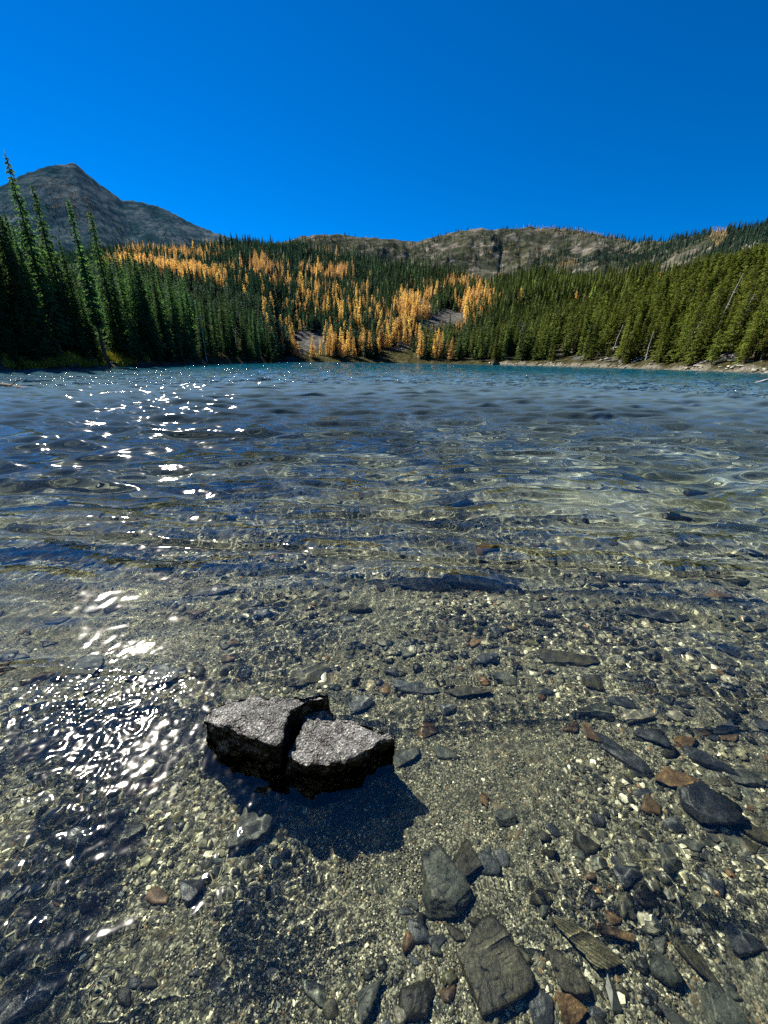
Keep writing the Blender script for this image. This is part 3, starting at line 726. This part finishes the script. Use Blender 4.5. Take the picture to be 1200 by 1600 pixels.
SP = [tree_proto('spruce', 24, w, 40 + i, (M_SPRUCE, M_BARK), whorl=.42, nb=8, nleaf=9, leaf=.62, droop=.42, base=b, ragged=.45, gapp=gp)
      for i, (w, b, gp) in enumerate([(3.8, .06, .05), (3.2, .05, .1), (4.2, .08, .08), (2.8, .12, .12), (3.6, .04, .05), (2.1, .25, .25)])]
PI_ = [tree_proto('pine', 15, w, 60 + i, (M_PINE, M_BARK), whorl=.5, nb=7, nleaf=5, leaf=.75, droop=.22, base=b, ragged=.5, gapp=.12, power=.7)
       for i, (w, b) in enumerate([(3.2, .06), (2.7, .14), (3.6, .2), (2.5, .05), (3.0, .28)])]
LA = [tree_proto('larch', 16, w, 80 + i, (M_LARCH, M_BARK), whorl=.7, nb=7, nleaf=5, leaf=.9, droop=.1, base=.1, ragged=.4, gapp=.12, power=.75) for i, w in enumerate([2.7, 2.2, 3.0])]

def at_az(px, r):
    az, _ = azel(px, 566); return r * math.sin(az), r * math.cos(az)
def base_of(px, back):
    az, _ = azel(px, 566); rs = float(np.interp(az, sa, sr)); r = rs + back; return r * math.sin(az), r * math.cos(az)
def h_for(px_base, py_top, x, y):
    """height that brings a tree standing at x,y up to that row of the photograph"""
    z0 = float(ground(x, y)); lo, hi = 2, 60
    for _ in range(30):
        m = (lo + hi) / 2; _, py = project(x, y, z0 + m); (lo, hi) = (m, hi) if py > py_top else (lo, m)
    return lo
LEFT = [  # px base, row of the top, metres behind the shoreline, variant, label
 (98, 238, 4, 3, 'tallest spruce on the left shore with a thin ragged top against the sky'),
 (60, 262, 6, 5, 'sparse topped spruce just left of the tallest spruce'),
 (28, 296, 5, 0, 'broad dark spruce near the left edge of the picture'),
 (4, 318, 4, 2, 'dark spruce standing at the very left edge'),
 (122, 284, 7, 1, 'slender tall spruce just right of the tallest spruce'),
 (140, 372, 5, 3, 'short narrow spruce between the slender tall spruce and the twin spires'),
 (166, 306, 4, 5, 'leaning slim spruce with bare lower trunk, first of the twin spires'),
 (192, 324, 6, 0, 'straight tapering spruce, second of the twin spires'),
 (214, 400, 5, 4, 'medium spruce right of the twin spires'),
 (240, 383, 6, 2, 'broad headed spruce with a rounded grey green top right of the twin spires'),
 (262, 412, 4, 1, 'narrow spruce right of the broad headed one'),
 (284, 420, 5, 3, 'thin spire in the middle of the low point of land'),
 (300, 428, 5, 0, 'dark spruce in the stepped row on the point of land'),
 (403, 482, 3, 4, 'last but one spruce near the tip of the point'),
 (421, 500, 2, 1, 'last low spruce at the tip of the point of land'),
]
for px, top, back, v, lab in LEFT:
    x, y = base_of(px, back); h = h_for(px, top, x, y)
    place_tree('spruce', SP[v], x, y, min(1.1, h / 24) * .85, lab, 'spruce tree', None, px * 1.7, (0.0, 0.0), h / 24)
g = random.Random(4)
topline = ([0, 30, 60, 100, 140, 180, 210, 240, 260, 300, 340, 380, 415, 430], [318, 326, 330, 352, 415, 418, 392, 386, 408, 430, 448, 468, 494, 525])
GLs = ['dark spruce in the tall thicket at the left edge of the picture', 'dark spruce in the lower middle of the left shore stand', 'dark spruce in the stepped row along the low point of land']
n = 0
while n < 84:
    px = g.uniform(-30, 424); back = g.uniform(3, 22) if px < 380 else g.uniform(3, 10)
    top = np.interp(px, *topline) + abs(g.gauss(0, 26)) - 6
    x, y = base_of(px, back); h = h_for(px, top, x, y)
    if h < 4: continue
    s_ = h / 24 * g.uniform(.8, 1.05); s_ = max(s_, .42); k_ = 0 if px < 130 else (1 if px < 260 else 2)
    place_tree('spruce', SP[g.randrange(5)], x, y, s_, GLs[k_], 'spruce tree', 'spruces ' + GLs[k_].split(' spruce ')[1], g.uniform(0, 6), (g.gauss(0, .015), g.gauss(0, .015)), h / 24)
    n += 1
# low young spruces under the tall ones
for k in range(22):
    px = g.uniform(20, 410); x, y = base_of(px, g.uniform(1.5, 5)); s_ = g.uniform(.14, .28)
    place_tree('young_spruce', SP[g.randrange(5)], x, y, s_ * 1.5, 'low young spruce at the foot of the left shore stand', 'young spruce', 'young spruces at the left water edge', g.uniform(0, 6), (0, 0), s_)
# right shore
rtop = ([700, 780, 850, 900, 960, 1000, 1060, 1120, 1200, 1260], [545, 535, 520, 505, 480, 465, 450, 435, 420, 410])
GRs = ['olive green pine in the front rows beside the right beach', 'olive green pine standing behind the front rows on the right slope']
n = 0
while n < 150:
    px = 690 + (g.random() ** .65) * 540; back = 3 + 70 * g.random() ** 1.2
    x, y = base_of(px, back); h = g.uniform(8, 17) if back > 8 else g.uniform(5, 14)
    s_ = h / 15
    place_tree('pine', PI_[g.randrange(5)], x, y, s_ * g.uniform(.85, 1.1), GRs[back > 14], 'pine tree', 'pines ' + GRs[back > 14].split(' pine ')[1], g.uniform(0, 6), (g.gauss(0, .025), g.gauss(0, .025)), s_)
    n += 1

# the forest behind: darks and golden larches, thousands of them
def cone_tree(seed, h, r, tiers=8, per=7):
    g_ = np.random.default_rng(seed); V = []; F = []
    for t in range(tiers):
        f = t / tiers; R = r * (1 - f) ** .8 * g_.uniform(.8, 1.15); z0 = h * (.04 + .93 * f); z1 = z0 + h * 1.5 / tiers
        for k in range(per):
            a = 6.283 * (k + g_.random()) / per; da = 3.6 / per; rr_ = R * g_.uniform(.55, 1.15); dz = g_.uniform(-.03, .02) * h
            b = len(V)
            V += [(0, 0, min(z1, h)), (rr_ * math.cos(a - da / 2), rr_ * math.sin(a - da / 2), z0 + dz), (rr_ * 1.12 * math.cos(a), rr_ * 1.12 * math.sin(a), z0 + dz - .02 * h), (rr_ * math.cos(a + da / 2), rr_ * math.sin(a + da / 2), z0 + dz)]
            F.append((b, b + 1, b + 2, b + 3))
    b = len(V); V += [(-.12 * r, 0, h * .9), (.12 * r, 0, h * .9), (0, 0, h * 1.05), (0, .02, h * 1.05)]; F.append((b, b + 1, b + 2, b + 3))
    return np.array(V), np.array(F)
FAR = [cone_tree(900 + i, 1.0, r, 9, 6) for i, r in enumerate((.15, .12, .19, .14, .17))]
LOW = [cone_tree(950 + i, 1.0, r, 4, 4) for i, r in enumerate((.17, .2, .15))]
def mid_tree(seed, r, **kw):
    V, F = crown_arrays(12.0, r, seed, **kw); return V / 12.0, F
MIDC = [mid_tree(970 + i, r, whorl=.8, nb=6, nleaf=3, leaf=1.15, droop=.3, base=.05, ragged=.55, gapp=.1, power=.75) for i, r in enumerate((1.7, 1.4, 2.1, 1.9))]
MIDL = [mid_tree(980 + i, r, whorl=.9, nb=5, nleaf=3, leaf=1.1, droop=.12, base=.1, ragged=.5, gapp=.15, power=.65) for i, r in enumerate((1.9, 1.5, 2.2))]
def forest_mesh(name, x, y, h, wid, col, protos, seed, mat, nearm=None, nprotos=None):
    g_ = np.random.default_rng(seed); Vs = []; Fs = []; Cs = []; off = 0
    z = ground(x, y) - .3; which = g_.integers(0, len(protos), len(x)); a = g_.uniform(0, 6.28, len(x))
    jobs = [(which == k if nearm is None else (which == k) & ~nearm, p_) for k, p_ in enumerate(protos)]
    if nearm is not None: jobs += [((which % len(nprotos) == k) & nearm, p_) for k, p_ in enumerate(nprotos)]
    for m, (V, F) in jobs:
        n_ = int(m.sum())
        if not n_: continue
        ca, sa_ = np.cos(a[m])[:, None], np.sin(a[m])[:, None]; hh = h[m][:, None]; ww = (h[m] * wid[m])[:, None]
        X_ = (V[None, :, 0] * ca - V[None, :, 1] * sa_) * ww + x[m][:, None]; Y_ = (V[None, :, 0] * sa_ + V[None, :, 1] * ca) * ww + y[m][:, None]
        Z_ = V[None, :, 2] * hh + z[m][:, None]
        Vs.append(np.stack([X_, Y_, Z_], -1).reshape(-1, 3)); Fs.append((F[None] + (np.arange(n_) * len(V))[:, None, None]).reshape(-1, 4) + off)
        Cs.append(np.repeat(col[m], len(V), 0)); off += n_ * len(V)
    return make_mesh(name, np.vstack(Vs), np.vstack(Fs), mat, False, np.vstack(Cs))
rg = np.random.default_rng(17)
# candidates over the near hills
N = 30000
az_c = rg.uniform(-D2(52), D2(52), N); rsC = np.interp(az_c, sa, sr); rmC = np.interp(az_c, ma, mr)
rc = np.sqrt(rg.uniform(0, 1, N) * ((rmC * 1.04) ** 2 - (rsC + 6) ** 2) + (rsC + 6) ** 2)
xc, yc = rc * np.sin(az_c), rc * np.cos(az_c); zc = ground(xc, yc); pxc, pyc = project(xc, yc, zc + 7)
keep = rg.uniform(0, 1, N) < np.clip((rmC ** 2 - rsC ** 2) / 400000, .35, 1)
tal = talus_field(pxc, pyc + 6, rc, rmC * 1.05)
keep &= rg.uniform(0, 1, N) > tal * 1.3
keep &= ~((pxc < 395) & (pyc > 470) & (rc < rsC + 60))
keep &= ~((az_c > .35) & (rc < rsC + 40) & (rg.uniform(0, 1, N) < .6))
cl = fbm2(xc * .022, yc * .022, 66, 3)
def larch_p(px, py):
    f = np.maximum.reduce([ell(px, py, 262, 408, 90, 32, 0) * .95, ell(px, py, 345, 440, 60, 30, 15) * .75, ell(px, py, 440, 455, 105, 42, 18) * .42, ell(px, py, 425, 420, 44, 24, 50) * 1.2, ell(px, py, 540, 470, 60, 40, 20) * .25,
        ell(px, py, 505, 420, 44, 22, 10) * .9, ell(px, py, 690, 475, 76, 36, -10) * .95, ell(px, py, 640, 500, 50, 34, 0) * .5, ell(px, py, 560, 545, 120, 17, 0) * .62, ell(px, py, 640, 538, 60, 24, 0) * .6, ell(px, py, 445, 545, 30, 20) * .6,
        ell(px, py, 752, 462, 10, 34, 10) * .7, ell(px, py, 745, 550, 40, 12) * .3, ell(px, py, 480, 500, 60, 22) * .5])
    return f
isl = rg.uniform(0, 1, N) < larch_p(pxc, pyc + 3) * (.08 + 1.15 * smooth(-.25, .3, cl))
isl |= rg.uniform(0, 1, N) < .006
isl &= ~((pxc < 410) & (rc < 300))
xc, yc, rc, az_c, isl, pxc, pyc = [q[keep] for q in (xc, yc, rc, az_c, isl, pxc, pyc)]
hc = 11 * np.exp(rg.normal(0, .32, len(xc))) * (1 - .25 * smooth(300, 650, rc)) * np.where(isl, .9, 1.05); wc = rg.uniform(.7, 1.45, len(xc)) * np.where(isl, .95, 1)
hc = np.minimum(hc, np.where(pxc < 420, np.clip(6 + rc / 60, 7, 30), np.clip(9 + rc / 50, 11, 30)))
order = np.argsort(rc / hc)
vis = (pxc > -20) & (pxc < 1220)
def tints(az, n_):
    t = smooth(-.25, .55, az)[:, None]
    c = (1 - t) * np.array([[.032, .078, .052]]) + t * np.array([[.088, .112, .021]])  # bluish haze towards the centre and sunlit yellow-green at right, put into the tint
    return c * np.exp(rg.normal(0, .38, (n_, 1)))
li = [i for i in order if isl[i] and vis[i]][:300]; di = [i for i in order if not isl[i] and vis[i]][:30]
NEARL = [('lower', 'golden larch in the belt just above the far shoreline'), ('upper', 'golden larch scattered higher on the forested hillside across the lake')]
for i in li:
    low = pyc[i] > 520; gname, lab = NEARL[0 if low else 1]
    place_tree('larch', LA[int(rg.integers(0, 3))], float(xc[i]), float(yc[i]), float(hc[i] / 16 * wc[i]), lab, 'larch tree', 'golden larches ' + ('above the far shoreline' if low else 'on the far hillside'), float(rg.uniform(0, 6)), (0, 0), float(hc[i] / 16))
for i in di:
    place_tree('conifer', (PI_ if az_c[i] > .2 else SP)[int(rg.integers(0, 5))], float(xc[i]), float(yc[i]), float(hc[i] / 17 * wc[i]), 'dark conifer at the foot of the far forested slope', 'conifer tree', 'conifers at the foot of the far slope', float(rg.uniform(0, 6)), (0, 0), float(hc[i] / (15 if az_c[i] > .2 else 24)))
rest = np.ones(len(xc), bool); rest[li] = False; rest[di] = False
m = rest & ~isl
# unseen trees added behind the camera to block sky light
bx = rg.uniform(-45, 45, 700); by = rg.uniform(-32, -6.5, 700); kx = np.abs(bx) < 45
xc = np.concatenate([xc, bx]); yc = np.concatenate([yc, by]); hc = np.concatenate([hc, rg.uniform(9, 18, 700)]); wc = np.concatenate([wc, rg.uniform(.9, 1.3, 700)])
az_c = np.concatenate([az_c, np.zeros(700)]); m = np.concatenate([m, np.ones(700, bool)]); rest = np.concatenate([rest, np.zeros(700, bool)]); isl = np.concatenate([isl, np.zeros(700, bool)])
tt = tints(az_c[m], int(m.sum())); rcm = np.hypot(xc[m], yc[m]); near = (rcm < 285) & (yc[m] > 0)
link('conifer_forest', forest_mesh('conifer_forest', xc[m], yc[m], hc[m], wc[m], tt, FAR, 1, M_FARF, near, MIDC), kind='stuff', label='dense dark green conifer forest covering the hillsides round the lake, plus unseen trees added behind the camera')
m = rest & isl
lc = np.array([[.70, .47, .22]]) * rg.uniform(.65, 1.35, (int(m.sum()), 1)) * np.array([1, 1, 1]) + rg.uniform(-.02, .03, (int(m.sum()), 3))
link('larch_forest', forest_mesh('larch_forest', xc[m], yc[m], hc[m], wc[m] * 1.2, lc, FAR, 2, M_FARF, np.hypot(xc[m], yc[m]) < 420, MIDL), kind='stuff', label='golden orange larches mixed into the upper hillside forest')

# scattered trees on the back ridges
N = 26000
az_c = rg.uniform(-D2(50), D2(50), N); rbC = np.interp(az_c, ba, br); rmC = np.interp(az_c, ma, mr); r0 = rmC + .3 * (rbC - rmC)
rc = np.sqrt(rg.uniform(0, 1, N) * ((rbC * 1.01) ** 2 - r0 ** 2) + r0 ** 2); xc, yc = rc * np.sin(az_c), rc * np.cos(az_c); zc = ground(xc, yc); pxc, pyc = project(xc, yc, zc)
t = (rc - r0) / (rbC - r0)
den = smooth(-.4, .3, fbm2(xc * .011, yc * .011, 88, 3)) * np.where(pxc > 820, .95, .4) * np.where(t > .75, .9, 1)
den = np.where(pxc > 930, .55 + .45 * den, den)
den = np.where(pxc < 400, .25 * (1 - smooth(.5, .85, t)), den)
den = den * (1 - .92 * np.maximum.reduce([ell(pxc, pyc, 1060, 410, 60, 12, -28), ell(pxc, pyc, 930, 425, 40, 10, 0) * .7, ell(pxc, pyc, 1110, 385, 30, 7, -30) * .8]))
keep = rg.uniform(0, 1, N) < den
fr = ell(pxc, pyc, 905, 362, 90, 9, 4) * .6
lp = np.maximum.reduce([ell(pxc, pyc, 884, 418, 18, 9, -30), ell(pxc, pyc, 1122, 368, 13, 16) * 1.0, fr, ell(pxc, pyc, 110, 320, 50, 26, 40) * .7, ell(pxc, pyc, 80, 290, 26, 12) * .7, ell(pxc, pyc, 560, 385, 40, 8, -30) * .25, ell(pxc, pyc, 800, 395, 100, 20) * .12])
isl = rg.uniform(0, 1, N) < lp
keep |= isl & (rg.uniform(0, 1, N) < .75)
xc, yc, rc, az_c, isl, pxc = [q[keep] for q in (xc, yc, rc, az_c, isl, pxc)]
hc = np.where(pxc < 420, rg.uniform(6, 12, len(xc)), rg.uniform(6, 12, len(xc))); wc = rg.uniform(.8, 1.3, len(xc))
m = ~isl
link('ridge_conifers', forest_mesh('ridge_conifers', xc[m], yc[m], hc[m], wc[m], np.array([[.03, .062, .045]]) * np.exp(rg.normal(0, .35, (int(m.sum()), 1))), LOW, 3, M_FARF), kind='stuff', label='small dark conifers scattered over the rocky back ridges')
m = isl
hc[m] *= .7
lc = np.where(pxc[m][:, None] < 400, np.array([[.34, .2, .10]]), np.array([[.46, .34, .18]])) * rg.uniform(.7, 1.3, (int(m.sum()), 1))
link('ridge_larches', forest_mesh('ridge_larches', xc[m], yc[m], hc[m], wc[m], lc, LOW, 4, M_FARF), kind='stuff', label='small orange larches in patches on the back ridges and mountain')

# grass on the left bank, beach stones, snags and driftwood
def grass(n_, seed):
    g_ = np.random.default_rng(seed); V = []; 
    px = g_.uniform(5, 235, n_); back = 1.0 + 5.5 * g_.random(n_) ** 1.2
    az = np.array([azel(a, 566)[0] for a in px]); rs = np.interp(az, sa, sr) + back
    x, y = rs * np.sin(az), rs * np.cos(az); z = ground(x, y); k = noise2(x * .35, y * .35, 9)
    m = k > -.25; x, y, z, k = x[m], y[m], z[m], k[m]; n_ = len(x)
    hgt = g_.uniform(.35, 1.1, n_); a = g_.uniform(0, 6.28, n_); w = .05; lx, ly = g_.normal(0, .15, n_), g_.normal(0, .15, n_)
    A = np.stack([x - w * np.cos(a), y - w * np.sin(a), z], -1); B = np.stack([x + w * np.cos(a), y + w * np.sin(a), z], -1); T = np.stack([x + lx, y + ly, z + hgt], -1)
    V = np.stack([A, B, T], 1).reshape(-1, 3); c = np.repeat(np.stack([.36 + .12 * k, .36 + .02 * k, .06 + 0 * k], -1) * g_.uniform(.7, 1.2, (n_, 1)), 3, 0)
    return V, np.arange(len(V)).reshape(-1, 3), c
V, Fc, c = grass(14000, 3)
link('shore_grass', make_mesh('shore_grass', V, Fc, M_FARF, False, c), kind='stuff', label='yellow green grass on the bank under the left spruces')
SHR = [('shore_rock', 'pale weathered rock on the stony right beach', 'shore rocks on the right beach'), ('shore_rock', 'grey wet rock along the left gravel beach', 'shore rocks on the left beach')]
for k in range(110):
    right = k < 75
    px = g.uniform(760, 1215) if right else g.uniform(0, 300)
    x, y = base_of(px, g.uniform(-.6, 3.5)); s_ = g.uniform(.25, .75) * (1.5 if g.random() < .15 else 1)
    o = link('shore_rock', rock_mesh('pale' if right else 'grey', g.randrange(8)), label=SHR[0 if right else 1][1], category='rock', group=SHR[0 if right else 1][2])
    o.scale = (s_, s_ * g.uniform(.6, 1), s_ * g.uniform(.4, .8)); o.rotation_euler[2] = g.uniform(0, 6); o.location = (x, y, float(ground(x, y)) + s_ * .1)
x, y = base_of(776, .5); o = link('shore_rock', rock_mesh('olive', 4), label='largest brown rock alone at the far water edge right of the centre', category='rock'); o.scale = (2.4, 1.5, 1.7); o.location = (x, y, .3)
for k in range(60):
    px = g.uniform(930, 1210); x, y = base_of(px, g.uniform(5, 26)); s_ = g.uniform(.3, 1.0)
    o = link('slope_rock', rock_mesh('pale', g.randrange(8)), label='pale rock showing between the pines of the right slope', category='rock', group='rocks among the right shore pines')
    o.scale = (s_ * 1.3, s_, s_ * .6); o.rotation_euler[2] = g.uniform(0, 6); o.location = (x, y, float(ground(x, y)) + s_ * .1)
def log_obj(name, a, b, r, label, cat, mat=M_SNAG, branches=6, seed=0, group=None):
    """a bleached trunk from a to b with broken branch stubs"""
    g_ = np.random.default_rng(seed); a = np.array(a, float); b = np.array(b, float); ax = b - a; L = np.linalg.norm(ax); ax /= L
    u = np.cross(ax, [0.2, .1, 1]); u /= np.linalg.norm(u); v = np.cross(ax, u)
    def tube(p, q, r0, r1, n_=7, m_=8, bend=.02):
        d = q - p; w = np.linalg.norm(d); d = d / w; uu = np.cross(d, [.3, .2, 1]); uu /= np.linalg.norm(uu); vv = np.cross(d, uu); V = []
        for i in range(n_):
            t = i / (n_ - 1); c = p + (q - p) * t + uu * bend * w * math.sin(t * 3) + g_.normal(size=3) * .004 * w; rad = r0 + (r1 - r0) * t
            for k in range(m_): th = 6.283 * k / m_; V.append(c + (uu * math.cos(th) + vv * math.sin(th)) * rad * g_.uniform(.88, 1.1))
        i = np.arange(n_ - 1)[:, None]; j = np.arange(m_)[None]; j2 = (j + 1) % m_
        return np.array(V), np.stack([i * m_ + j, i * m_ + j2, (i + 1) * m_ + j2, (i + 1) * m_ + j], -1).reshape(-1, 4)
    V, Fq = tube(a, b, r, r * .35, 9, 10)
    parts = [(V, Fq)]
    for k in range(branches):
        t = g_.uniform(.2, .95); th = g_.uniform(0, 6.28); d = u * math.cos(th) + v * math.sin(th) + ax * .4
        p = a + (b - a) * t; parts.append(tube(p, p + d * L * g_.uniform(.05, .12), r * .3, r * .08, 3, 5))
    off = 0; VV = []; FF = []
    for V, Fq in parts: VV.append(V); FF.append(Fq + off); off += len(V)
    o = link(name, make_mesh(name, np.vstack(VV) - a, np.vstack(FF), mat, True), label=label, category=cat); o.location = a
    if group: o['group'] = group
    return o
def snag(px, back, h, lean, label, seed, group=None):
    x, y = base_of(px, back); z = float(ground(x, y)); log_obj('dead_tree', (x, y, z - .3), (x + lean * h, y, z + h), .17, label, 'dead tree', branches=14, seed=seed, group=group)
snag(1104, 26, 17, .16, 'tall bare white snag leaning right among the pines of the right slope', 1)
snag(1062, 10, 9, .3, 'leaning grey snag low between the right shore pines', 2)
snag(1180, 12, 9, .12, 'bare grey snag near the right edge above the beach', 3)
snag(1008, 8, 8, .05, 'short bare snag behind the right beach left of the leaning grey snag', 4)
for k in range(16):
    px = g.uniform(760, 1200); snag(px, g.uniform(5, 60), g.uniform(6, 13), g.uniform(-.12, .2), 'thin grey dead trunk standing among the living pines of the right slope', 200 + k, 'grey snags on the right slope')
for k in range(5):
    snag(g.uniform(40, 400), g.uniform(2, 8), g.uniform(5, 12), g.uniform(-.1, .15), 'thin grey dead trunk at the front of the left spruce stand', 230 + k, 'grey snags in the left stand')
for k in range(18):
    px = g.uniform(900, 1205); x, y = base_of(px, g.uniform(1, 16)); z = float(ground(x, y)) + .2; L = g.uniform(2.5, 7); a = g.uniform(-.7, .7)
    x2, y2 = x + L * math.cos(a), y + L * math.sin(a)
    log_obj('fallen_log', (x, y, z), (x2, y2, max(z, float(ground(x2, y2)) + .25) + g.uniform(0, .8)), g.uniform(.09, .17), 'bleached fallen log lying on the rocky right bank', 'log', branches=4, seed=20 + k, group='fallen logs on the right bank')
x, y = on_plane(1178, 598); log_obj('driftwood', (x, y, -.12), (x + 3.2, y + 1.2, .55), .16, 'white driftwood log poking out of the water at the right edge', 'driftwood', branches=3, seed=70)
x, y = on_plane(45, 609); x2, y2 = on_plane(-40, 600); log_obj('driftwood', (x, y, .02), (x2, y2, .3), .13, 'dark log in the glittering water at the left edge', 'driftwood', M_BARK, branches=3, seed=71)
